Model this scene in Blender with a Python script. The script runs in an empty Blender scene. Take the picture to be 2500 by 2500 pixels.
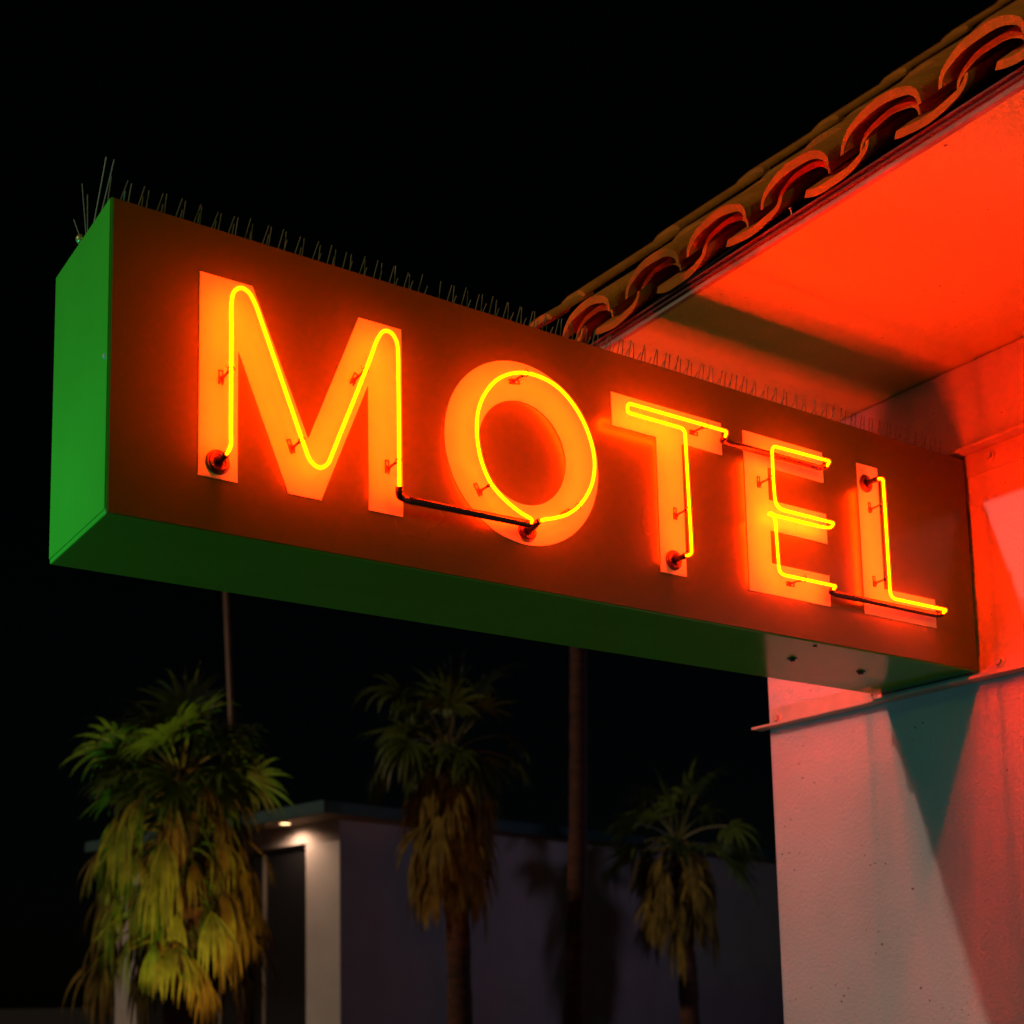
import bpy, bmesh, math, random
from mathutils import Vector, Matrix, Euler
random.seed(7)
R = math.radians
scene = bpy.context.scene
col = scene.collection
G = 2.70                                   # height of the sign's underside above the ground

# ------------------------------------------------------------------ camera
def cam_axes(a, b, c):
    ca, sa, cb, sb, cc, sc = math.cos(a), math.sin(a), math.cos(b), math.sin(b), math.cos(c), math.sin(c)
    w = Vector((sa*cb, ca*cb, sb)); r0 = Vector((ca, -sa, 0)); u0 = r0.cross(w)
    return cc*r0 + sc*u0, -sc*r0 + cc*u0, w
CAM = Vector((-0.94184, -2.79983, -1.05633 + G))
cr, cu, cw = cam_axes(0.564991, 0.133462, -0.0134476)
cam_data = bpy.data.cameras.new('camera'); cam = bpy.data.objects.new('camera', cam_data); col.objects.link(cam)
M = Matrix((cr, cu, -cw)).transposed().to_4x4(); M.translation = CAM
cam.matrix_world = M
cam_data.sensor_width = 36; cam_data.lens = 3314.998/2500*36
cam_data.shift_x = 200.58/2500; cam_data.shift_y = 732.09/2500
cam_data.clip_start = 0.05; cam_data.clip_end = 600
cam_data.dof.use_dof = True; cam_data.dof.focus_distance = 3.75; cam_data.dof.aperture_fstop = 3.1
scene.camera = cam

# ------------------------------------------------------------------ world, street light
SUN_D = Vector((1.19, -0.16, -0.54)).normalized()
w = bpy.data.worlds.new('World'); scene.world = w; w.use_nodes = True
nt = w.node_tree; bg = nt.nodes['Background']
sky = nt.nodes.new('ShaderNodeTexSky'); sky.sky_type = 'NISHITA'; sky.sun_disc = False
sky.sun_elevation = math.asin(-SUN_D.z); sky.sun_rotation = math.atan2(-SUN_D.x, -SUN_D.y)
nt.links.new(sky.outputs[0], bg.inputs[0]); bg.inputs[1].default_value = 0.00018
sd = bpy.data.lights.new('street_light', 'SUN'); sd.energy = 0.66; sd.angle = R(0.9); sd.color = (1.0, 0.72, 0.46)
so = bpy.data.objects.new('street_light', sd); col.objects.link(so)
so.rotation_euler = SUN_D.to_track_quat('-Z', 'Y').to_euler()
# light maker, then unseen fill lights added around the sign
def lamp(name, kind, loc, power, color, size=0.1, aim=None, cone=None, blend=0.5):
    d = bpy.data.lights.new(name, kind); d.energy = power; d.color = color; d.shadow_soft_size = size
    if kind == 'SPOT': d.spot_size = R(cone); d.spot_blend = blend
    o = bpy.data.objects.new(name, d); col.objects.link(o); o.location = loc
    if aim is not None: o.rotation_euler = (Vector(aim) - Vector(loc)).to_track_quat('-Z', 'Y').to_euler()
    return o
lamp('end_fill_light', 'POINT', (-1.15, 0.40, G - 0.06), 30, (0.03, 1.0, 0.95), 0.22)  # added cyan-green fill in mid-air, brightens the free end panel
lamp('underside_fill_light', 'POINT', (0.9, 1.6, 0.25), 7, (0.45, 1.0, 0.50), 0.2)  # added unseen fill that brightens the underside from below
lamp('face_fill_light', 'POINT', (-0.5, -10.0, G + 2.6), 200, (0.60, 1.0, 0.02), 0.3)  # added unseen fill behind the camera, greens the front face
scene.view_settings.view_transform = 'Standard'; scene.view_settings.look = 'None'
scene.view_settings.exposure = 0; scene.view_settings.gamma = 1
try:
    scene.cycles.sample_clamp_indirect = 30; scene.cycles.max_bounces = 6; scene.cycles.transparent_max_bounces = 12
except Exception: pass

# ------------------------------------------------------------------ materials
def mat(name, color, rough=0.6, metal=0.0, spec=0.5, vary=0.0, vscale=8.0, bump=0.0, bscale=60.0, detail=4.0, coat=0.0,
        stretch=None, color2=None, emit=None, estr=0.0):
    m = bpy.data.materials.new(name); m.use_nodes = True
    nt = m.node_tree; b = nt.nodes['Principled BSDF']
    b.inputs['Base Color'].default_value = (*color, 1); b.inputs['Roughness'].default_value = rough
    b.inputs['Metallic'].default_value = metal; b.inputs['Specular IOR Level'].default_value = spec
    if coat: b.inputs['Coat Weight'].default_value = coat; b.inputs['Coat Roughness'].default_value = 0.1
    if emit: b.inputs['Emission Color'].default_value = (*emit, 1); b.inputs['Emission Strength'].default_value = estr
    tc = None
    def coords():
        t = nt.nodes.new('ShaderNodeTexCoord'); mp = nt.nodes.new('ShaderNodeMapping')
        if stretch: mp.inputs['Scale'].default_value = stretch
        nt.links.new(t.outputs['Object'], mp.inputs['Vector']); return mp
    if vary or bump: tc = coords()
    if vary:
        n = nt.nodes.new('ShaderNodeTexNoise'); n.inputs['Scale'].default_value = vscale; n.inputs['Detail'].default_value = detail
        nt.links.new(tc.outputs[0], n.inputs['Vector'])
        r = nt.nodes.new('ShaderNodeValToRGB'); r.color_ramp.elements[0].position = 0.3; r.color_ramp.elements[1].position = 0.7
        c2 = color2 or tuple(c*(1 - vary) for c in color)
        r.color_ramp.elements[0].color = (*c2, 1); r.color_ramp.elements[1].color = (*color, 1)
        nt.links.new(n.outputs['Fac'], r.inputs[0]); nt.links.new(r.outputs[0], b.inputs['Base Color'])
        mr = nt.nodes.new('ShaderNodeMapRange'); mr.inputs['To Min'].default_value = rough*0.85; mr.inputs['To Max'].default_value = min(1, rough*1.2)
        nt.links.new(n.outputs['Fac'], mr.inputs['Value']); nt.links.new(mr.outputs[0], b.inputs['Roughness'])
    if bump:
        n2 = nt.nodes.new('ShaderNodeTexNoise'); n2.inputs['Scale'].default_value = bscale; n2.inputs['Detail'].default_value = 6
        nt.links.new(tc.outputs[0], n2.inputs['Vector'])
        bp = nt.nodes.new('ShaderNodeBump'); bp.inputs['Strength'].default_value = bump; bp.inputs['Distance'].default_value = 0.01
        nt.links.new(n2.outputs['Fac'], bp.inputs['Height']); nt.links.new(bp.outputs[0], b.inputs['Normal'])
    return m

def stucco(name, color, pits=0.5):
    m = mat(name, color, rough=0.85, spec=0.2, vary=0.14, vscale=2.2, bump=0.5, bscale=70)
    nt = m.node_tree; b = nt.nodes['Principled BSDF']
    tc = nt.nodes.new('ShaderNodeTexCoord')
    # sparse dark pits and nicks in the plaster
    v = nt.nodes.new('ShaderNodeTexVoronoi'); v.inputs['Scale'].default_value = 26
    mp = nt.nodes.new('ShaderNodeMapping'); mp.inputs['Scale'].default_value = (1, 1, 1.3)
    nt.links.new(tc.outputs['Object'], mp.inputs['Vector']); nt.links.new(mp.outputs[0], v.inputs['Vector'])
    n = nt.nodes.new('ShaderNodeTexNoise'); n.inputs['Scale'].default_value = 5; nt.links.new(tc.outputs['Object'], n.inputs['Vector'])
    th = nt.nodes.new('ShaderNodeMapRange'); th.inputs['From Min'].default_value = 0.45; th.inputs['From Max'].default_value = 0.75
    th.inputs['To Min'].default_value = 0.0; th.inputs['To Max'].default_value = 0.11*pits*2
    nt.links.new(n.outputs['Fac'], th.inputs['Value'])
    lt = nt.nodes.new('ShaderNodeMath'); lt.operation = 'LESS_THAN'
    nt.links.new(v.outputs['Distance'], lt.inputs[0]); nt.links.new(th.outputs[0], lt.inputs[1])
    mx = nt.nodes.new('ShaderNodeMix'); mx.data_type = 'RGBA'
    src = b.inputs['Base Color'].links[0].from_socket
    nt.links.new(lt.outputs[0], mx.inputs['Factor']); nt.links.new(src, mx.inputs['A']); mx.inputs['B'].default_value = (0.22, 0.17, 0.15, 1)
    nt.links.new(mx.outputs['Result'], b.inputs['Base Color'])
    return m

def neon_core(k=1.0):
    m = bpy.data.materials.new('neon_core'); m.use_nodes = True; nt = m.node_tree; nt.nodes.clear()
    e = nt.nodes.new('ShaderNodeEmission'); e.inputs[0].default_value = (1.0, 0.0145, 0.0, 1); e.inputs[1].default_value = 365*k
    o = nt.nodes.new('ShaderNodeOutputMaterial'); nt.links.new(e.outputs[0], o.inputs[0]); return m
def neon_shell():
    m = bpy.data.materials.new('neon_glass'); m.use_nodes = True; nt = m.node_tree; nt.nodes.clear()
    t = nt.nodes.new('ShaderNodeBsdfTransparent'); e = nt.nodes.new('ShaderNodeEmission')
    e.inputs[0].default_value = (1.0, 0.13, 0.0, 1); e.inputs[1].default_value = 0.9
    a = nt.nodes.new('ShaderNodeAddShader'); o = nt.nodes.new('ShaderNodeOutputMaterial')
    nt.links.new(t.outputs[0], a.inputs[0]); nt.links.new(e.outputs[0], a.inputs[1]); nt.links.new(a.outputs[0], o.inputs[0]); return m
def glass(name, color, rough=0.1):
    m = bpy.data.materials.new(name); m.use_nodes = True; nt = m.node_tree; nt.nodes.clear()
    t = nt.nodes.new('ShaderNodeBsdfTransparent'); t.inputs[0].default_value = (*color, 1)
    g = nt.nodes.new('ShaderNodeBsdfGlossy'); g.inputs['Roughness'].default_value = rough
    lw = nt.nodes.new('ShaderNodeFresnel'); lw.inputs[0].default_value = 1.5
    mx = nt.nodes.new('ShaderNodeMixShader'); o = nt.nodes.new('ShaderNodeOutputMaterial')
    nt.links.new(lw.outputs[0], mx.inputs[0]); nt.links.new(t.outputs[0], mx.inputs[1]); nt.links.new(g.outputs[0], mx.inputs[2])
    nt.links.new(mx.outputs[0], o.inputs[0]); return m

MT = dict(
    casing=mat('green_sign_paint', (0.085, 0.46, 0.030), rough=0.14, spec=0.35, vary=0.12, vscale=3.0, bump=0.02, bscale=5),
    face=mat('olive_face_paint', (0.066, 0.105, 0.002), rough=0.25, spec=0.65, vary=0.05, vscale=2.0, bump=0.01, bscale=4),
    letter=mat('white_letter_vinyl', (0.80, 0.78, 0.74), rough=0.65, spec=0.15, vary=0.06, vscale=12),
    core=neon_core(), core_dim=neon_core(0.50), shell=neon_shell(),
    blackout=mat('black_tube_paint', (0.012, 0.008, 0.008), rough=0.22, spec=0.6, vary=0.4, vscale=160, bump=0.2, bscale=300),
    redout=mat('worn_black_tube_paint', (0.06, 0.012, 0.008), rough=0.22, spec=0.6, vary=0.7, vscale=90, bump=0.2, bscale=200),
    socket=mat('brown_porcelain', (0.16, 0.05, 0.03), rough=0.18, spec=0.7, vary=0.4, vscale=60),
    socket_glass=glass('socket_glass', (0.9, 0.55, 0.45), 0.06),
    hole=mat('shade_black', (0.01, 0.008, 0.007), rough=0.9),  # near-black colour standing in for shade in a gap or hole
    support=mat('clip_metal', (0.30, 0.12, 0.09), rough=0.4, spec=0.6, vary=0.5, vscale=200),
    clip_glass=glass('clip_glass', (0.80, 0.45, 0.30), 0.08),
    wire=mat('clip_wire', (0.18, 0.10, 0.06), rough=0.4, metal=0.6),
    spike=mat('spike_wire', (0.26, 0.25, 0.17), rough=0.45, metal=0.2, spec=0.6),
    spikebase=mat('spike_base', (0.25, 0.24, 0.20), rough=0.6),
    bolt=mat('painted_bolt', (0.05, 0.06, 0.03), rough=0.45, metal=0.3, vary=0.4, vscale=120),
    wbolt=mat('white_painted_bolt', (0.55, 0.52, 0.50), rough=0.45, vary=0.3, vscale=120),
    brass=mat('brass_cap', (0.45, 0.38, 0.10), rough=0.35, metal=0.5),
    wall=stucco('white_stucco', (0.53, 0.55, 0.68), 0.8),
    soffit=stucco('soffit_stucco', (0.62, 0.64, 0.22), 0.7),
    angle=mat('white_painted_steel', (0.50, 0.48, 0.48), rough=0.5, spec=0.4, vary=0.18, vscale=14, bump=0.08, bscale=70),
    board=mat('dark_red_eave_board', (0.16, 0.05, 0.045), rough=0.6, vary=0.6, vscale=20, stretch=(1, 0.15, 1)),
    board_edge=mat('peeling_white_strip', (0.42, 0.34, 0.32), rough=0.7, vary=0.6, vscale=14, stretch=(1, 0.3, 1)),
    deck=mat('roof_underlay', (0.02, 0.015, 0.012), rough=0.95),
    tile=mat('terracotta', (0.58, 0.185, 0.012), rough=0.75, spec=0.25, vary=0.35, vscale=9, bump=0.5, bscale=55),
    asphalt=mat('asphalt', (0.05, 0.05, 0.05), rough=0.9, vary=0.4, vscale=6, bump=0.5, bscale=80),
    pave=mat('concrete', (0.05, 0.05, 0.045), rough=0.9, vary=0.3, vscale=3, bump=0.3, bscale=60),
    leaf=mat('palm_leaf', (0.075, 0.115, 0.012), rough=0.5, spec=0.4, vary=0.5, vscale=3),
    petiole=mat('palm_stalk', (0.14, 0.14, 0.03), rough=0.5, vary=0.3, vscale=6),
    thatch=mat('dead_palm_leaf', (0.24, 0.17, 0.03), rough=0.8, spec=0.2, vary=0.6, vscale=7),
    bark=mat('palm_bark', (0.10, 0.035, 0.022), rough=0.9, vary=0.75, vscale=5, bump=1.0, bscale=14, stretch=(1, 1, 3.5)),
    pole=mat('painted_pole', (0.16, 0.09, 0.07), rough=0.5, metal=0.2, vary=0.3, vscale=5),
    bwall=stucco('pale_building_plaster', (0.50, 0.46, 0.47), 0.2),
    bfascia=mat('teal_fascia_paint', (0.03, 0.10, 0.12), rough=0.6, vary=0.3, vscale=3),
    bsoffit=mat('tan_soffit', (0.30, 0.22, 0.14), rough=0.8, vary=0.2, vscale=3),
    bglass=mat('dark_window_glass', (0.015, 0.015, 0.018), rough=0.08, spec=0.8),
    bframe=mat('window_frame', (0.20, 0.17, 0.15), rough=0.5),
    lampglow=mat('lit_downlight', (0.9, 0.8, 0.6), emit=(1.0, 0.62, 0.28), estr=4.0),
)

# ------------------------------------------------------------------ mesh helpers
def obj(name, bm, m, parent=None, smooth=False, loc=None, bevel=0.0, kind=None, label=None):
    me = bpy.data.meshes.new(name)
    bmesh.ops.recalc_face_normals(bm, faces=bm.faces[:])
    bm.to_mesh(me); bm.free()
    ms = m if isinstance(m, (list, tuple)) else [m]
    for k in ms: me.materials.append(k)
    if smooth:
        for p in me.polygons: p.use_smooth = True
    o = bpy.data.objects.new(name, me); col.objects.link(o)
    if loc is not None: o.location = loc
    if parent is not None: o.parent = parent
    if bevel:
        md = o.modifiers.new('bevel', 'BEVEL'); md.width = bevel; md.segments = 2; md.limit_method = 'ANGLE'
    if kind: o['kind'] = kind
    if label: o['label'] = label
    return o
def thing(name, label, cat, loc=(0, 0, 0), group=None, rotz=0):
    o = bpy.data.objects.new(name, None); col.objects.link(o); o.location = loc; o.rotation_euler = (0, 0, rotz)
    o['label'] = label; o['category'] = cat
    if group: o['group'] = group
    return o
def add_box(bm, x0, x1, y0, y1, z0, z1, mi=0):
    v = [bm.verts.new((x, y, z)) for x in (x0, x1) for y in (y0, y1) for z in (z0, z1)]
    for f in ((0, 1, 3, 2), (4, 6, 7, 5), (0, 4, 5, 1), (2, 3, 7, 6), (0, 2, 6, 4), (1, 5, 7, 3)):
        fc = bm.faces.new([v[i] for i in f]); fc.material_index = mi
    return v
def box(x0, x1, y0, y1, z0, z1):
    bm = bmesh.new(); add_box(bm, x0, x1, y0, y1, z0, z1); return bm
def catmull(pts, sub=6, closed=False):
    P = [Vector(p) for p in pts]; n = len(P); out = []
    for i in range(n - 1):
        p1, p2 = P[i], P[i+1]; p0 = P[i-1] if i > 0 else 2*p1 - p2; p3 = P[i+2] if i + 2 < n else 2*p2 - p1
        t0 = 0; t1 = max(1e-6, (p1-p0).length**.5); t2 = t1 + max(1e-6, (p2-p1).length**.5); t3 = t2 + max(1e-6, (p3-p2).length**.5)
        k = max(1, min(sub, int((p2 - p1).length/0.006)))
        for j in range(k):
            t = t1 + (t2-t1)*j/k
            A1 = (t1-t)/(t1-t0)*p0 + (t-t0)/(t1-t0)*p1; A2 = (t2-t)/(t2-t1)*p1 + (t-t1)/(t2-t1)*p2; A3 = (t3-t)/(t3-t2)*p2 + (t-t2)/(t3-t2)*p3
            B1 = (t2-t)/(t2-t0)*A1 + (t-t0)/(t2-t0)*A2; B2 = (t3-t)/(t3-t1)*A2 + (t-t1)/(t3-t1)*A3
            out.append((t2-t)/(t2-t1)*B1 + (t-t1)/(t2-t1)*B2)
    out.append(P[-1]); return out
def fillet(pts, rad, seg=5):
    """round the corners of a polyline; rad is a number or a list per corner"""
    P = [Vector(p) for p in pts]; out = [P[0]]
    for i in range(1, len(P)-1):
        a, b, c = P[i-1], P[i], P[i+1]; r = rad[i-1] if isinstance(rad, (list, tuple)) else rad
        d1 = (a-b); d2 = (c-b); r = min(r, d1.length*.49, d2.length*.49)
        s = b + d1.normalized()*r; e = b + d2.normalized()*r
        for j in range(seg+1):
            t = j/seg; out.append((1-t)**2*s + 2*t*(1-t)*b + t*t*e)
    out.append(P[-1]); return out
def add_tube(bm, pts, r, n=10, caps=True, mi=0):
    P = [Vector(p) for p in pts]; rings = []
    t = (P[1]-P[0]).normalized(); nrm = t.orthogonal().normalized()
    for i, p in enumerate(P):
        tt = ((P[min(i+1, len(P)-1)] - P[max(i-1, 0)])).normalized()
        q = t.rotation_difference(tt); nrm = (q @ nrm).normalized(); t = tt; bn = t.cross(nrm)
        rr = r[i] if isinstance(r, (list, tuple)) else r
        rings.append([bm.verts.new(p + (nrm*math.cos(2*math.pi*k/n) + bn*math.sin(2*math.pi*k/n))*rr) for k in range(n)])
    for a, b in zip(rings, rings[1:]):
        for k in range(n):
            f = bm.faces.new((a[k], a[(k+1) % n], b[(k+1) % n], b[k])); f.material_index = mi
    if caps:
        bm.faces.new(rings[0][::-1]).material_index = mi; bm.faces.new(rings[-1]).material_index = mi
def tube(pts, r, n=10):
    bm = bmesh.new(); add_tube(bm, pts, r, n); return bm
def add_torus(bm, c, axis, R1, r1, n=28, k=8):
    c = Vector(c); ax = Vector(axis).normalized(); a = ax.orthogonal().normalized(); b = ax.cross(a); rings = []
    for i in range(n):
        th = 2*math.pi*i/n; d = a*math.cos(th) + b*math.sin(th)
        rings.append([bm.verts.new(c + d*(R1 + r1*math.cos(2*math.pi*j/k)) + ax*r1*math.sin(2*math.pi*j/k)) for j in range(k)])
    for i in range(n):
        A, B = rings[i], rings[(i+1) % n]
        for j in range(k): bm.faces.new((A[j], A[(j+1) % k], B[(j+1) % k], B[j]))
def add_cyl(bm, p0, p1, r0, r1=None, n=16):
    add_tube(bm, [p0, p1], [r0, r0 if r1 is None else r1], n)
def add_sphere(bm, c, r):
    bmesh.ops.create_uvsphere(bm, u_segments=14, v_segments=9, radius=r, matrix=Matrix.Translation(c))
def prism_xz(polys, y0, y1):
    """extrude flat outlines given in the face plane (x, z); polys = list of (outer, hole|None)"""
    bm = bmesh.new()
    for outer, hole in polys:
        if hole is None:
            a = [bm.verts.new((x, y0, z)) for x, z in outer]; b = [bm.verts.new((x, y1, z)) for x, z in outer]
            bm.faces.new(a); bm.faces.new(b[::-1]); n = len(a)
            for i in range(n): bm.faces.new((a[i], b[i], b[(i+1) % n], a[(i+1) % n]))
        else:
            n = len(outer)
            ao = [bm.verts.new((x, y0, z)) for x, z in outer]; ai = [bm.verts.new((x, y0, z)) for x, z in hole]
            bo = [bm.verts.new((x, y1, z)) for x, z in outer]; bi = [bm.verts.new((x, y1, z)) for x, z in hole]
            for i in range(n):
                j = (i+1) % n
                bm.faces.new((ao[i], ao[j], ai[j], ai[i])); bm.faces.new((bo[i], bi[i], bi[j], bo[j]))
                bm.faces.new((ao[i], bo[i], bo[j], ao[j])); bm.faces.new((ai[i], ai[j], bi[j], bi[i]))
    return bm
def hexbolt(bm, c, axis, r, h, washer=True):
    c = Vector(c); ax = Vector(axis).normalized()
    if washer: add_cyl(bm, c, c + ax*h*0.25, r*1.7, n=20)
    add_cyl(bm, c + ax*h*0.2, c + ax*h, r, n=6)

# ------------------------------------------------------------------ ground
o = obj('ground', box(-250, 250, -250, 250, -0.3, 0.0), MT['asphalt'], kind='structure')
o = obj('path', box(-2.5, 7.4, -8, 12.2, -0.05, 0.004), MT['pave'], kind='structure')

# ------------------------------------------------------------------ the motel building with its eave
XW = 3.057
bld = thing('motel_building', 'white stucco motel building with tiled eave glowing red over the neon sign', 'building', (XW, 0.97, 0))
def off(o, base): o.location = -Vector(base); return o
BL = (XW, 0.97, 0)
def bpart(name, bm, m, **k): return off(obj(name, bm, m, bld, **k), BL)
bpart('wall', box(XW, 9.0, -4.5, 0.97, 0.0, G + 1.1), MT['wall'], bevel=0.006)
bpart('soffit', box(1.925, XW + 0.02, -4.5, 0.995, G + 1.106, G + 1.125), MT['soffit'])
bm = bmesh.new()
bpart('soffit_edge_strip', box(1.907, 1.9245, -4.5, 1.0, G + 1.104, G + 1.119), MT['board_edge'])
for k, (x0, x1, z0, z1) in enumerate(((1.897, 1.930, 1.1195, 1.127), (1.903, 1.930, 1.1275, 1.134), (1.893, 1.930, 1.1345, 1.142))):
    add_box(bm, x0, x1, -4.5, 1.0, G + z0, G + z1)
eb = bpart('eave_board', bm, MT['board'], bevel=0.0015)
bm = bmesh.new(); add_cyl(bm, (1.90, -0.30, G + 1.140), (1.888, -0.305, G + 1.158), 0.002, n=8); add_cyl(bm, (1.888, -0.305, G + 1.158), (1.887, -0.3055, G + 1.160), 0.005, n=10)
o = obj('nail', bm, MT['wbolt'], eb)
S = 0.843
# roof deck and tiles (mission tiles: troughs and caps, plumb-cut at the lip)
bm = bmesh.new()
vs = [bm.verts.new((x, y, G + z)) for (x, z) in ((1.94, 1.142), (8.0, 1.142 + 6.06*S), (8.0, 1.10 + 6.06*S), (1.94, 1.127)) for y in (-4.5, 0.98)]
for i in range(4):
    a, b, c, d = vs[2*i], vs[2*i+1], vs[(2*i+3) % 8], vs[(2*i+2) % 8]; bm.faces.new((a, b, c, d))
bm.faces.new([vs[i] for i in (0, 2, 4, 6)]); bm.faces.new([vs[i] for i in (1, 7, 5, 3)])
bpart('roof_deck', bm, MT['deck'])
def arc(bm, x0, x1, zl, cy, hw, rise, th, lift, up=True, nseg=14, a0=0.0):
    """one barrel tile from lip x0 to x1; the section is an arch of half width hw"""
    secs = []
    L = 5
    for i in range(L):
        t = i/(L-1); x = x0 + (x1-x0)*t; taper = 1 - 0.10*t
        z = zl + (x - 1.88)*S + lift*(1 - t)
        outer, inner = [], []
        for j in range(nseg+1):
            a = math.pi*(a0 + (1 - a0)*j/nseg)
            cy_, sz = (-math.cos(a) if up else math.cos(a)), math.sin(a)
            sz = sz**0.85
            wob = 0.0012*math.sin(7*a + cy*31 + x*9)
            if up:
                outer.append((cy + (hw*cy_)*taper, z + rise*sz*taper + wob)); inner.append((cy + (hw-th*.45)*cy_*taper, z + (rise-th*1.25)*sz*taper + wob))
            else:
                outer.append((cy + (hw*cy_)*taper, z - rise*sz + wob)); inner.append((cy + (hw-th*.45)*cy_*taper, z - (rise-th*1.15)*sz + wob))
        secs.append(([bm.verts.new((x, a, G + b)) for a, b in outer], [bm.verts.new((x, a, G + b)) for a, b in inner]))
    for (o0, i0), (o1, i1) in zip(secs, secs[1:]):
        for j in range(nseg):
            bm.faces.new((o0[j], o0[j+1], o1[j+1], o1[j])); bm.faces.new((i0[j], i1[j], i1[j+1], i0[j+1]))
        bm.faces.new((o0[0], o1[0], i1[0], i0[0])); bm.faces.new((o0[-1], i0[-1], i1[-1], o1[-1]))
    for o_, i_ in (secs[0], secs[-1]):
        for j in range(nseg): bm.faces.new((o_[j], i_[j], i_[j+1], o_[j+1]))
bm = bmesh.new(); rnd = random.Random(3)
EXP = 0.48
cols = [0.607 - 0.309*k for k in range(17)]
for ci, cy in enumerate(cols):
    for row in range(12):
        x0 = 1.885 + EXP*row + rnd.uniform(-.016, .016); dy = rnd.uniform(-.012, .012); dz = rnd.uniform(-.005, .005)
        arc(bm, x0, x0 + EXP + 0.07, 1.185 + dz, cy + dy, 0.130 + rnd.uniform(-.006, .004), 0.092 + rnd.uniform(-.006, .006), 0.024, 0.022)
        if row == 0:    # the shorter starter tile tucked inside the first cap
            arc(bm, x0 + 0.035, x0 + 0.30, 1.176, cy + dy - 0.004, 0.100, 0.070, 0.016, 0.0)
        xp = 1.880 + EXP*row + rnd.uniform(-.008, .008)
        arc(bm, xp, xp + EXP + 0.07, 1.192 + dz, cy - 0.140 + rnd.uniform(-.008, .008), 0.132, 0.066 + rnd.uniform(-.004, .004), 0.023, 0.014, up=False, a0=0.24)
for row in range(12):      # higher tiles along the gable edge
    x0 = 1.56 + EXP*row
    arc(bm, max(x0, 1.885), x0 + EXP + 0.05, 1.300, 0.890, 0.085, 0.042, 0.022, 0.016)
arc(bm, 1.885, 2.2, 1.192, 0.607 + 0.1545, 0.128, 0.068, 0.018, 0.014, up=False, a0=0.24)
bpart('roof_tiles', bm, MT['tile'], smooth=False)
me = bpy.data.objects['roof_tiles'].data
for p in me.polygons: p.use_smooth = True
md = bpy.data.objects['roof_tiles'].modifiers.new('split', 'EDGE_SPLIT'); md.split_angle = R(40)

# steel angles that carry the sign
def steel_angle(label, legz, z0, z1, y1, bolts, x_out=2.996):
    t = thing('steel_angle', label, 'steel bracket', (XW, 0.5, G + legz), 'steel angles bolted to the wall at the sign')
    base = (XW, 0.5, G + legz)
    bm = bmesh.new(); add_box(bm, x_out, XW - 0.0005, -2.0, y1, G + legz - 0.005, G + legz + 0.005)
    off(obj('ledge', bm, MT['angle'], t, bevel=0.0015), base)
    bm = bmesh.new(); add_box(bm, XW - 0.007, XW - 0.0007, -2.0, y1 - 0.06 if legz < 0.3 else y1, G + z0, G + z1)
    off(obj('flange', bm, MT['angle'], t, bevel=0.0015), base)
    for (y, z) in bolts:
        bm = bmesh.new(); hexbolt(bm, (XW - 0.007, y, G + z), (-1, 0, 0), 0.013, 0.016)
        off(obj('bolt', bm, MT['wbolt'], t), base)
steel_angle('white steel angle under the sign, its ledge running past the wall corner', -0.025, -0.0195, 0.052, 1.010, ((-0.075, 0.022), (0.92, 0.008), (0.45, 0.02), (-0.9, 0.022)))
steel_angle('white steel angle level with the top of the sign, one bolt beside the face', 0.772, 0.686, 0.7665, 1.0, ((-0.092, 0.734), (-0.8, 0.734)))

# ------------------------------------------------------------------ the sign
L, D, H = 3.033, 0.414, 0.75
sign = thing('motel_sign', 'green box sign with orange neon MOTEL letters projecting from the white wall', 'neon sign', (0, 0, G))
def sp(name, bm, m, parent=None, **k):
    """sign part: geometry given in sign coordinates (origin at the lower front corner of the free end)"""
    return obj(name, bm, m, parent or sign, **k)
sp('casing', box(0.0, L - 0.002, 0.002, D - 0.002, 0.0, H), MT['casing'], bevel=0.003)
sp('face_panel', box(0.004, L, -0.002, 0.0015, 0.004, H - 0.003), MT['face'], bevel=0.001)
sp('back_panel', box(0.004, L, D - 0.0015, D + 0.002, 0.004, H - 0.003), MT['face'], bevel=0.001)
sp('end_panel', box(-0.0025, -0.0003, 0.004, D - 0.004, 0.012, H - 0.003), MT['casing'], bevel=0.001)
sp('wall_gap_shade', box(L, XW - 0.008, 0.016, D - 0.016, 0.004, H - 0.01), MT['hole'])  # near-black block that paints in the shaded gap at the wall
for (x, y) in ((2.337, 0.18), (2.679, 0.194)):
    bm = bmesh.new(); hexbolt(bm, (x, y, -0.0002), (0, 0, -1), 0.009, 0.010); sp('bolt', bm, MT['bolt'])
bm = bmesh.new(); add_cyl(bm, (2.277, 0.030, -0.0002), (2.277, 0.030, -0.004), 0.007, 0.005, n=12); sp('rivet', bm, MT['bolt'])
bm = bmesh.new(); add_cyl(bm, (-0.0026, 0.018, 0.372), (-0.006, 0.018, 0.372), 0.007, 0.005, n=12); sp('rivet', bm, MT['wbolt'])
bm = bmesh.new(); add_cyl(bm, (0.022, 0.290, 0.75), (0.022, 0.290, 0.795), 0.005, n=10); add_sphere(bm, (0.022, 0.290, 0.797), 0.013)
sp('eye_bolt', bm, MT['brass'], smooth=True)

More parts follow.
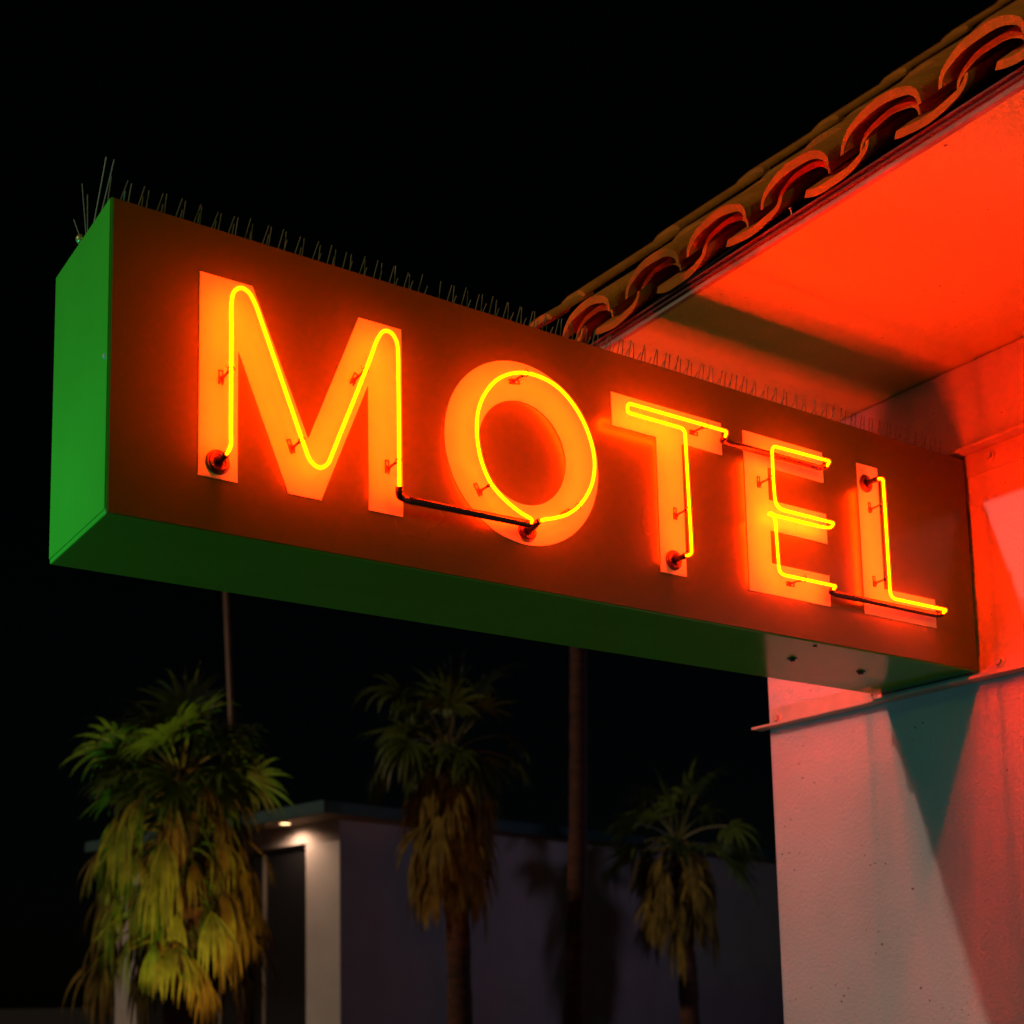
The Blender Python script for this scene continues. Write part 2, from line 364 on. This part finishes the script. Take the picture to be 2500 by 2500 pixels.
F = -0.064        # depth of the front tubes
RC, RS = 0.0032, 0.0068
def T3(pts, d=F): return [Vector((p[0], p[2] if len(p) > 2 else d, p[1])) for p in pts]
def circle(cx, cz, r, n=96, ph=0.0): return [(cx + r*math.cos(2*math.pi*i/n + ph), cz + r*math.sin(2*math.pi*i/n + ph)) for i in range(n)]
OUT = {
 'M': [([(0.214, 0.628), (0.348, 0.628), (0.497, 0.277), (0.639, 0.627), (0.763, 0.627), (0.763, 0.130), (0.665, 0.130), (0.665, 0.455), (0.532, 0.130), (0.444, 0.130), (0.312, 0.457), (0.312, 0.131), (0.214, 0.131)], None)],
 'O': [(circle(1.145, 0.377, 0.254), circle(1.141, 0.377, 0.144))],
 'T': [([(1.455, 0.624), (1.879, 0.624), (1.879, 0.525), (1.717, 0.525), (1.717, 0.124), (1.619, 0.124), (1.619, 0.525), (1.455, 0.525)], None)],
 'E': [([(1.969, 0.623), (2.316, 0.623), (2.316, 0.525), (2.068, 0.525), (2.068, 0.422), (2.319, 0.422), (2.319, 0.325), (2.068, 0.325), (2.068, 0.222), (2.319, 0.222), (2.319, 0.123), (1.969, 0.123)], None)],
 'L': [([(2.477, 0.624), (2.576, 0.624), (2.576, 0.219), (2.827, 0.219), (2.827, 0.123), (2.477, 0.123)], None)],
}
TUBES = {
 'M': catmull(T3([(0.262, 0.172, -0.050), (0.263, 0.175, -0.058), (0.268, 0.190, -0.064), (0.268, 0.225), (0.268, 0.34), (0.268, 0.47), (0.268, 0.540), (0.275, 0.567), (0.292, 0.580), (0.311, 0.574), (0.328, 0.549),
      (0.345, 0.508), (0.39, 0.395), (0.435, 0.281), (0.455, 0.231), (0.473, 0.195), (0.496, 0.184), (0.517, 0.197), (0.533, 0.232), (0.55, 0.275), (0.59, 0.374), (0.635, 0.487), (0.660, 0.552), (0.678, 0.575), (0.698, 0.575), (0.713, 0.556), (0.717, 0.525),
      (0.717, 0.45), (0.717, 0.32), (0.717, 0.21), (0.7165, 0.172)]), 6),
 'O': catmull(T3([(1.124, 0.163, -0.056), (1.120, 0.168), (1.080, 0.183), (1.024, 0.214), (0.990, 0.246), (0.963, 0.299), (0.951, 0.370), (0.957, 0.432), (0.982, 0.487), (1.025, 0.535), (1.088, 0.566), (1.152, 0.572), (1.214, 0.558), (1.266, 0.523), (1.307, 0.472), (1.332, 0.411), (1.337, 0.358), (1.323, 0.299), (1.285, 0.242), (1.240, 0.206), (1.196, 0.187), (1.160, 0.176), (1.140, 0.166)]), 6),
 'T': fillet(T3([(1.668, 0.165, -0.050), (1.682, 0.168, -0.064), (1.682, 0.21), (1.675, 0.539), (1.478, 0.540), (1.462, 0.541), (1.462, 0.568), (1.50, 0.568), (1.843, 0.568), (1.846, 0.556, -0.050)]), [0.012, 0.02, 0.018, 0.008, 0.014, 0.014, 0.01, 0.012]),
 'E': fillet(T3([(2.281, 0.556, -0.050), (2.280, 0.567), (2.027, 0.564), (2.026, 0.46), (2.030, 0.369), (2.284, 0.368), (2.284, 0.357, -0.050), (2.250, 0.356, -0.044), (2.020, 0.356, -0.044), (2.014, 0.352, -0.062), (2.024, 0.335, -0.066), (2.032, 0.166), (2.276, 0.166), (2.279, 0.160, -0.052)]),
             [0.008, 0.02, 0.02, 0.036, 0.01, 0.01, 0.01, 0.008, 0.008, 0.02, 0.024, 0.008]),
 'L': fillet(T3([(2.514, 0.560, -0.050), (2.526, 0.560, -0.064), (2.527, 0.46), (2.528, 0.166), (2.802, 0.166), (2.803, 0.160, -0.050)]), [0.014, 0.01, 0.026, 0.008]),
}
SOCK = {'M': (0.262, 0.170), 'O': (1.148, 0.161), 'T': (1.668, 0.165), 'L': (2.514, 0.560)}
SUP = {'M': [(0.268, 0.374, 90), (0.451, 0.244, 112), (0.622, 0.456, 68), (0.717, 0.247, 90)],
       'O': [(0.994, 0.241, 120), (1.112, 0.570, 10), (1.275, 0.232, 35)],
       'T': [(1.680, 0.302, 90), (1.760, 0.568, 0)],
       'E': [(2.026, 0.465, 90), (2.137, 0.167, 0)],
       'L': [(2.527, 0.477, 90), (2.528, 0.231, 90)]}
SLV = {'M': (fillet(T3([(0.7165, 0.178, -0.064), (0.7165, 0.157, -0.062), (0.745, 0.157, -0.050), (1.122, 0.163, -0.046), (1.127, 0.164, -0.054)]), [0.012, 0.012, 0.004]), 0.0098, 'blackout'),
       'T': (fillet(T3([(1.846, 0.557, -0.052), (1.848, 0.551, -0.036), (1.87, 0.552, -0.032), (2.072, 0.553, -0.032)]), [0.008, 0.012]), 0.0094, 'blackout'),
       'E': (fillet(T3([(2.279, 0.161, -0.052), (2.281, 0.155, -0.038), (2.31, 0.154, -0.034), (2.795, 0.155, -0.034), (2.802, 0.158, -0.050)]), [0.008, 0.012, 0.008]), 0.0092, 'blackout')}
def place_support(x, z, ang, parent):
    """glass post on a little slotted metal clip, wired round the tube"""
    ca, sa = math.cos(R(ang)), math.sin(R(ang))
    def W(u, v, y): return (x + ca*u - sa*v, y, z + sa*u + ca*v)      # u along the tube
    bm = bmesh.new()
    def bar(u0, u1, v0, v1, y0, y1):
        vs = [bm.verts.new(W(u, v, y)) for u in (u0, u1) for v in (v0, v1) for y in (y0, y1)]
        for f in ((0, 1, 3, 2), (4, 6, 7, 5), (0, 4, 5, 1), (2, 3, 7, 6), (0, 2, 6, 4), (1, 5, 7, 3)): bm.faces.new([vs[i] for i in f])
    bar(0.004, 0.0075, -0.006, 0.006, -0.006, -0.002); bar(0.019, 0.0225, -0.006, 0.006, -0.006, -0.002)
    bar(0.0075, 0.019, -0.006, -0.0035, -0.006, -0.002); bar(0.0075, 0.019, 0.0035, 0.006, -0.006, -0.002)
    bar(-0.008, 0.004, -0.0065, 0.0065, -0.010, -0.002); bar(-0.013, -0.007, -0.006, -0.002, -0.007, -0.002); bar(-0.013, -0.007, 0.002, 0.006, -0.007, -0.002)
    s = sp('tube_support', bm, MT['support'], parent)
    bm = bmesh.new(); add_tube(bm, [W(-.002, 0, -0.008), W(-.001, 0, -0.02), W(0, 0, -0.04), W(0, 0, -0.053)], [0.0048, 0.0034, 0.0030, 0.0050], 8)
    add = bmesh.new(); bm2 = bm
    o = obj('glass_post', bm2, MT['clip_glass'], parent, smooth=True)
    add_torus(add, W(0, 0, F), (ca, 0, sa), 0.0086, 0.0007, 18, 5)
    add_torus(add, W(0.0022, 0, F), (ca, 0, sa), 0.0086, 0.0007, 18, 5)
    add_tube(add, [W(0, 0.0085, F), W(0.004, 0.016, F - 0.004)], 0.0006, 5)
    obj('clip_wire', add, MT['wire'], parent)
letters = []
for ch in 'MOTEL':
    lt = sp('letter', prism_xz(OUT[ch], -0.0040, -0.0021), MT['letter'], label='flat white letter %s on the sign face' % ch)
    letters.append((ch, lt))
    sp('neon_tube', tube(TUBES[ch], RC, 8), MT['core'], lt, smooth=True)
    sp('tube_glass', tube(TUBES[ch], RS, 12), MT['shell'], lt, smooth=True)
    if ch in SOCK:
        x, z = SOCK[ch]
        bm = bmesh.new(); add_torus(bm, (x, -0.006, z), (0, 1, 0), 0.0265, 0.0035); add_torus(bm, (x, -0.010, z), (0, 1, 0), 0.0205, 0.0030)
        add_torus(bm, (x, -0.008, z), (0, 1, 0), 0.0155, 0.0025); add_cyl(bm, (x, -0.0045, z), (x, -0.007, z), 0.0265, n=28)
        s = sp('socket', bm, MT['socket'], lt, smooth=True)
        bm = bmesh.new(); add_cyl(bm, (x, -0.0072, z), (x, -0.0085, z), 0.0125, n=20); obj('socket_hole_shade', bm, MT['hole'], lt)  # near-black disc, the shade inside the socket put into colour
        end = TUBES[ch][0] if ch != 'O' else TUBES[ch][-1]
        bm = bmesh.new(); add_tube(bm, catmull([(x, -0.006, z), (x, -0.03, z), tuple(end), tuple(end + Vector((0.0004, -0.004, 0.0004)))], 5), 0.0086, 12)
        obj('electrode', bm, MT['blackout'], lt, smooth=True)
    for (x, z, a) in SUP[ch]: place_support(x, z, a, lt)
    if ch in SLV:
        pts, r_, mk = SLV[ch]
        sp('blackout_sleeve', tube(pts, r_, 12), MT[mk], lt, smooth=True)
    if ch == 'T':      # reddish end of the T's tube behind the E's top arm
        pts = fillet(T3([(2.072, 0.553, -0.032), (2.272, 0.554, -0.032), (2.281, 0.557, -0.050)]), [0.008])
        sp('blackout_sleeve', tube(pts, 0.0090, 12), MT['redout'], lt, smooth=True)
# the same lettering on the far side, only its light is seen
for ch, lt in letters:
    def flip(v): return Vector((L - v[0], D - v[1], v[2]))
    pol = [([(L - x, z) for x, z in o_], None if h_ is None else [(L - x, z) for x, z in h_]) for o_, h_ in OUT[ch]]
    lb = sp('letter', prism_xz(pol, D + 0.0021, D + 0.0040), MT['letter'], label='flat white letter %s on the far face of the sign' % ch)
    sp('neon_tube', tube([flip(v) for v in TUBES[ch]], RC, 8), MT['core_dim'], lb, smooth=True)
    if ch in SLV: sp('blackout_sleeve', tube([flip(v) for v in SLV[ch][0]], SLV[ch][1], 10), MT['blackout'], lb, smooth=True)

# ------------------------------------------------------------------ bird spikes on top of the sign
def spike_strip(label, loc, n, pitch, along='x', base_len=None):
    t = thing('bird_spike_strip', label, 'bird spikes', loc, 'bird spike strips along the top of the sign')
    bl = base_len or n*pitch
    if along == 'x': b = box(0, bl - 0.004, -0.012, 0.012, 0.0005, 0.006)
    else: b = box(-0.010, 0.010, 0, bl, 0.0005, 0.006)
    obj('base_strip', b, MT['spikebase'], t)
    return t
def spike_mesh():
    bm = bmesh.new(); add_cyl(bm, (0, 0, 0), (0, 0, 1), 0.0014, n=6); me = bpy.data.meshes.new('spike')
    bm.to_mesh(me); bm.free(); me.materials.append(MT['spike']); return me
SPK = spike_mesh()
def spike(parent, base, tip):
    o = bpy.data.objects.new('spike', SPK); col.objects.link(o); o.parent = parent
    b, t = Vector(base), Vector(tip); d = t - b
    o.location = b; o.rotation_euler = d.to_track_quat('Z', 'Y').to_euler(); o.scale = (1, 1, d.length)
names = ['outermost bird spike strip at the free corner, above the left leg of the M', 'bird spike strip above the right half of the M', 'bird spike strip above the O',
         'bird spike strip above the gap between O and T, in front of the tile ends', 'bird spike strip above the T and E, against the red soffit', 'bird spike strip nearest the wall, above the L']
rs = random.Random(11)
nu, pitch = 11, 0.0455
for k in range(6):
    x0 = 0.008 + k*0.503
    t = spike_strip(names[k], (x0, 0.075, G + H), nu, pitch)
    for i in range(nu):
        if k == 1 and i in (8,): continue
        u = 0.006 + i*pitch; j = lambda s=0.004: rs.uniform(-s, s)
        spike(t, (u, 0.004, 0.003), (u + 0.012 + j(), 0.006 + j(), 0.098 + j()))                   # nearly upright
        spike(t, (u + 0.020, 0.004, 0.003), (u + 0.054 + j(), 0.012 + j(), 0.106 + j()))           # leaning to the wall
        spike(t, (u + 0.033, -0.006, 0.003), (u + 0.030 + j(), -0.046 + j(), 0.040 + j()))          # short one leaning out
t = thing('bird_spike_strip', 'short crosswise bird spike strip at the free end, with long splayed wires', 'bird spikes', (0.022, 0.150, G + H), 'bird spike strips along the top of the sign')
obj('base_strip', box(-0.008, 0.008, 0, 0.125, 0.0005, 0.006), MT['spikebase'], t)
for b, tp in (((0, .064, .003), (0.010, -.010, .185)), ((0.002, .030, .003), (0.012, -.062, .150)), ((0, .090, .003), (0, .140, .195)), ((0, .087, .003), (0.004, .108, .150)), ((0, .108, .003), (-.006, .182, .120))):
    spike(t, b, tp)

# ------------------------------------------------------------------ palms
def at(px, py, dist):
    """direction measured in the photograph -> a place in the world, at a horizontal distance"""
    d = cr*((px - 1049.4)/3315.0) - cu*((py - 1982.1)/3315.0) + cw
    k = dist/math.hypot(d.x, d.y); return CAM + d*k
def fan_leaf(bm, org, dirv, plen, flen, rnd, droop=0.35, seg=16, spread=105, wk=1.0):
    """petiole and a pleated fan of pointed segments whose tips hang"""
    d = dirv.normalized()
    pts = []; p = org.copy(); dd = d.copy()
    for i in range(6):
        pts.append(p.copy()); p = p + dd*plen/5; dd = (dd + Vector((0, 0, -droop*0.12))).normalized()
    add_tube(bm, pts, [0.020, 0.016, 0.014, 0.012, 0.010, 0.008], 4, mi=1)
    hub = pts[-1]; d = dd; side = d.cross(Vector((0, 0, 1))); side = side.normalized() if side.length > .1 else Vector((1, 0, 0)); up = side.cross(d).normalized()
    q = Matrix.Rotation(rnd.uniform(-0.7, 0.7), 3, d); side = q @ side; up = q @ up
    gap = rnd.random()
    for s in range(seg):
        a = R(-spread + 2*spread*s/(seg-1)) + rnd.uniform(-.07, .07)
        if rnd.random() < 0.06: continue
        l = flen*(0.60 + 0.40*math.cos(a*0.8))*rnd.uniform(.78, 1.12)
        dr = (d*math.cos(a) + side*math.sin(a) + up*0.25*abs(math.sin(a))).normalized()
        wv = dr.cross(up).normalized(); width = flen*0.048*wk
        q0 = hub.copy(); prev = None; cur = dr.copy(); nst = 6; dk = droop*rnd.uniform(.6, 1.5); fold = rnd.uniform(.1, .35)
        for i in range(nst+1):
            t = i/nst
            wd = width*(0.45 + 1.7*t) if t < .42 else width*1.18*max(0, (1 - t)/.58)**.8
            wd = max(wd, 0.0008)
            a_ = bm.verts.new(q0 - wv*wd + up*wd*fold); m_ = bm.verts.new(q0); b_ = bm.verts.new(q0 + wv*wd + up*wd*fold)
            if prev:
                bm.faces.new((prev[0], a_, m_, prev[1])).material_index = 0; bm.faces.new((prev[1], m_, b_, prev[2])).material_index = 0
            prev = (a_, m_, b_)
            cur = (cur + Vector((0, 0, -1))*dk*(0.08 + 0.75*t*t)).normalized()
            q0 = q0 + cur*l/nst
def palm(label, base, top, tr, crown_n, plen, flen, skirt_len, skirt_r, seed, lean=0.0, droopy=1.0, el0=82, el1=-32):
    rnd = random.Random(seed)
    base = Vector(base); top = Vector(top)
    t = thing('palm_tree', label, 'palm tree', base, 'fan palms behind the sign')
    bm = bmesh.new(); n = 40; pts = []; rad = []
    for i in range(n+1):
        u = i/n; pts.append((top - base)*u + Vector((math.sin(u*3)*0.05, 0, 0))); rad.append(tr*(1.35 - 0.35*min(1, u*4))*(1 - 0.2*u)*rnd.uniform(.93, 1.05))
    add_tube(bm, pts, rad, 14); obj('trunk', bm, MT['bark'], t, smooth=True)
    c = top - base
    bm = bmesh.new()
    for i in range(crown_n):
        az = i*2.39996 + rnd.uniform(-.35, .35); f = i/crown_n
        el = R(el0 + (el1 - el0)*f + rnd.uniform(-14, 14))
        dv = Vector((math.cos(az)*math.cos(el), math.sin(az)*math.cos(el), math.sin(el)))
        fan_leaf(bm, c + Vector((math.cos(az), math.sin(az), 0))*tr*.4 + Vector((0, 0, .18*(1-f))), dv, plen*rnd.uniform(.55, 1.25), flen*rnd.uniform(.7, 1.15), rnd, droop=droopy*rnd.uniform(.25, .95))
    obj('crown', bm, [MT['leaf'], MT['petiole']], t)
    if skirt_len:
        bm = bmesh.new()
        ns = int(skirt_len*64)
        for i in range(ns):
            az = i*2.39996 + rnd.uniform(-.4, .4); h = (i/ns)*skirt_len
            prof = 0.75 + 0.35*math.sin(min(1, (h/skirt_len)*1.6)*math.pi*.5) - 0.30*max(0, h/skirt_len - .6)
            rr = skirt_r*prof*rnd.uniform(.75, 1.15)
            o_ = c + Vector((math.cos(az)*tr*.8, math.sin(az)*tr*.8, -h*.92 + .1))
            dv = Vector((math.cos(az)*rr, math.sin(az)*rr, -rnd.uniform(-.12, .45)*rr)).normalized()
            fan_leaf(bm, o_, dv, rr*.80, flen*rnd.uniform(.7, 1.25), rnd, droop=rnd.uniform(1.4, 4.0), seg=8, spread=rnd.uniform(22, 50), wk=.62)
        obj('dead_leaf_skirt', bm, [MT['thatch'], MT['thatch']], t)
    return t
def palm_at(label, px, py, dist, **k):
    p = at(px, py, dist); return palm(label, (p.x + .1, p.y, 0), tuple(p), **k)
palm_at('bushy fan palm left of the pale building, lit green and yellow', 440, 1905, 14, tr=.26, crown_n=40, plen=.48, flen=.64, skirt_len=1.9, skirt_r=.84, seed=4, droopy=1.4, el0=76, el1=-30)
palm_at('dim fan palm in the middle with long drooping brown fronds', 1095, 1855, 17, tr=.17, crown_n=26, plen=.70, flen=.66, skirt_len=1.7, skirt_r=.42, seed=9, droopy=1.9, el0=75, el1=-10)
palm_at('small dark fan palm low beside the motel wall', 1655, 2065, 21, tr=.16, crown_n=20, plen=.70, flen=.70, skirt_len=1.2, skirt_r=.5, seed=15, droopy=1.3)
# tall palm whose crown is hidden by the sign
a = at(1402, 2083, 16.0); b = at(1408, 1590, 16.0)
slope = (b - a); top = a + slope*1.32
ba = a + slope*(-(a.z)/slope.z)
palm('tall palm trunk between the drooping palm and the small one, crown hidden by the sign', (ba.x, ba.y, 0), tuple(top), .125, 18, .3, .38, 0, .3, 21)
# slender pole
a = at(568, 1800, 20.5); b = at(553, 1447, 20.5); sl = b - a
pb = a + sl*(-a.z/sl.z); pt = a + sl*2.1
pole = thing('pole', 'thin bare pole rising behind the left palm up to the sign underside', 'pole', (pb.x, pb.y, 0))
bm = bmesh.new(); add_tube(bm, [(0, 0, 0), tuple((pt - pb)*.5), tuple(pt - pb)], [.075, .06, .05], 14); obj('shaft', bm, MT['pole'], pole, smooth=True)
bm = bmesh.new(); add_cyl(bm, (0, 0, 0), (0, 0, .04), .16, n=20); add_cyl(bm, (0, 0, .04), (0, 0, .3), .10, .08, n=16); obj('foot', bm, MT['pole'], pole)
bm = bmesh.new(); add_sphere(bm, pt - pb + Vector((0, 0, .04)), .09); obj('cap', bm, MT['pole'], pole, smooth=True)

# ------------------------------------------------------------------ pale building in the background
ec = at(790, 1953, 18.0); ang = math.atan2(0.19282, 0.98123)
house = thing('low_building', 'low pale flat-roofed building at the back with one lit downlight in its eave', 'building', (ec.x, ec.y, 0), rotz=ang)
zt = ec.z; zf = CAM.z + 18*0.135      # fascia top and bottom
ou, ov = 0.62, 0.42                   # overhang on the two sides
# u = along the long wall to the right, v = along the lit wall away to the left
bm = bmesh.new()
UL, VL = 16.0, 5.9
v0, v1, wz = 0.75, 5.2, None
pw = at(780, 2060, 1.0) - CAM
wt = CAM.z + (pw.z)*19.35
add_box(bm, ou, ou + 0.25, ov, ov + v0, 0, zf - 0.003)                       # corner pier
add_box(bm, ou, ou + 0.25, ov + v0, ov + v1, wt, zf - 0.003)                 # lintel
add_box(bm, ou, ou + 0.25, ov + v1, ov + VL, 0, zf - 0.003)
add_box(bm, ou, ou + 0.25, ov + v0, ov + v1, 0, 0.9)                         # sill wall
add_box(bm, ou + 0.25, ou + UL, ov, ov + 0.25, 0, zf - 0.003)                # long wall
obj('wall', bm, MT['bwall'], house)
obj('soffit', box(0.03, ou + UL, 0.03, ov + VL, zf - 0.002, zf + 0.03), MT['bsoffit'], house)
bm = bmesh.new(); add_box(bm, 0, 0.04, 0, ov + VL, zf - 0.01, zt); add_box(bm, 0.0402, ou + UL, 0, 0.04, zf - 0.01, zt)
obj('fascia', bm, MT['bfascia'], house, bevel=0.005)
obj('roof', box(0.041, ou + UL, 0.041, ov + VL, zf + 0.031, zt - 0.03), MT['deck'], house)
wn = obj('window', box(ou + 0.12, ou + 0.13, ov + v0, ov + v1, 0.9, wt), MT['bglass'], house)
bm = bmesh.new()
for k in range(5):
    vv = ov + v0 + (v1 - v0)*k/4; add_box(bm, ou + 0.09, ou + 0.118, vv - 0.03, vv + 0.03, 0.9, wt)
add_box(bm, ou + 0.085, ou + 0.117, ov + v0, ov + v1, wt - 0.05, wt - 0.001); add_box(bm, ou + 0.085, ou + 0.117, ov + v0, ov + v1, 0.901, 0.95)
obj('window_frame', bm, MT['bframe'], wn)
lp = at(696, 2010, 1.0) - CAM; kk = (zf - CAM.z)/lp.z; lpos = CAM + lp*kk
bm = bmesh.new(); iv = Matrix.Rotation(-ang, 4, 'Z'); lq = iv @ (lpos - Vector((ec.x, ec.y, 0)))
add_cyl(bm, (lq.x, lq.y, zf - 0.004), (lq.x, lq.y, zf - 0.012), 0.07, n=20); obj('downlight', bm, MT['lampglow'], house)
lamp('downlight_beam', 'SPOT', (lpos.x, lpos.y, zf - 0.05), 36, (1.0, 0.60, 0.36), 0.07, aim=(lpos.x + .22, lpos.y, 0), cone=165, blend=.6)

# garden lights under the palms
p1 = at(430, 1850, 14)
lamp('palm_uplight', 'SPOT', (p1.x - 1.5, p1.y - 2.2, 0.3), 220, (0.35, 1.0, 0.12), 0.1, aim=(p1.x, p1.y, p1.z - .1), cone=45)
lamp('warm_uplight', 'SPOT', (p1.x - 0.3, p1.y - 2.6, 0.3), 300, (1.0, 0.55, 0.12), 0.1, aim=(p1.x, p1.y, p1.z - .5), cone=45)
p2 = at(1080, 1850, 17)
lamp('warm_uplight', 'SPOT', (p2.x - 1.6, p2.y - 2.4, 0.3), 60, (1.0, 0.36, 0.08), 0.1, aim=(p2.x, p2.y, p2.z - .2), cone=46)
lamp('back_wall_fill_light', 'POINT', (14.0, 8.0, 4.2), 60, (0.75, 0.66, 1.0), 0.3)  # added unseen fill that lifts the long wall at the back
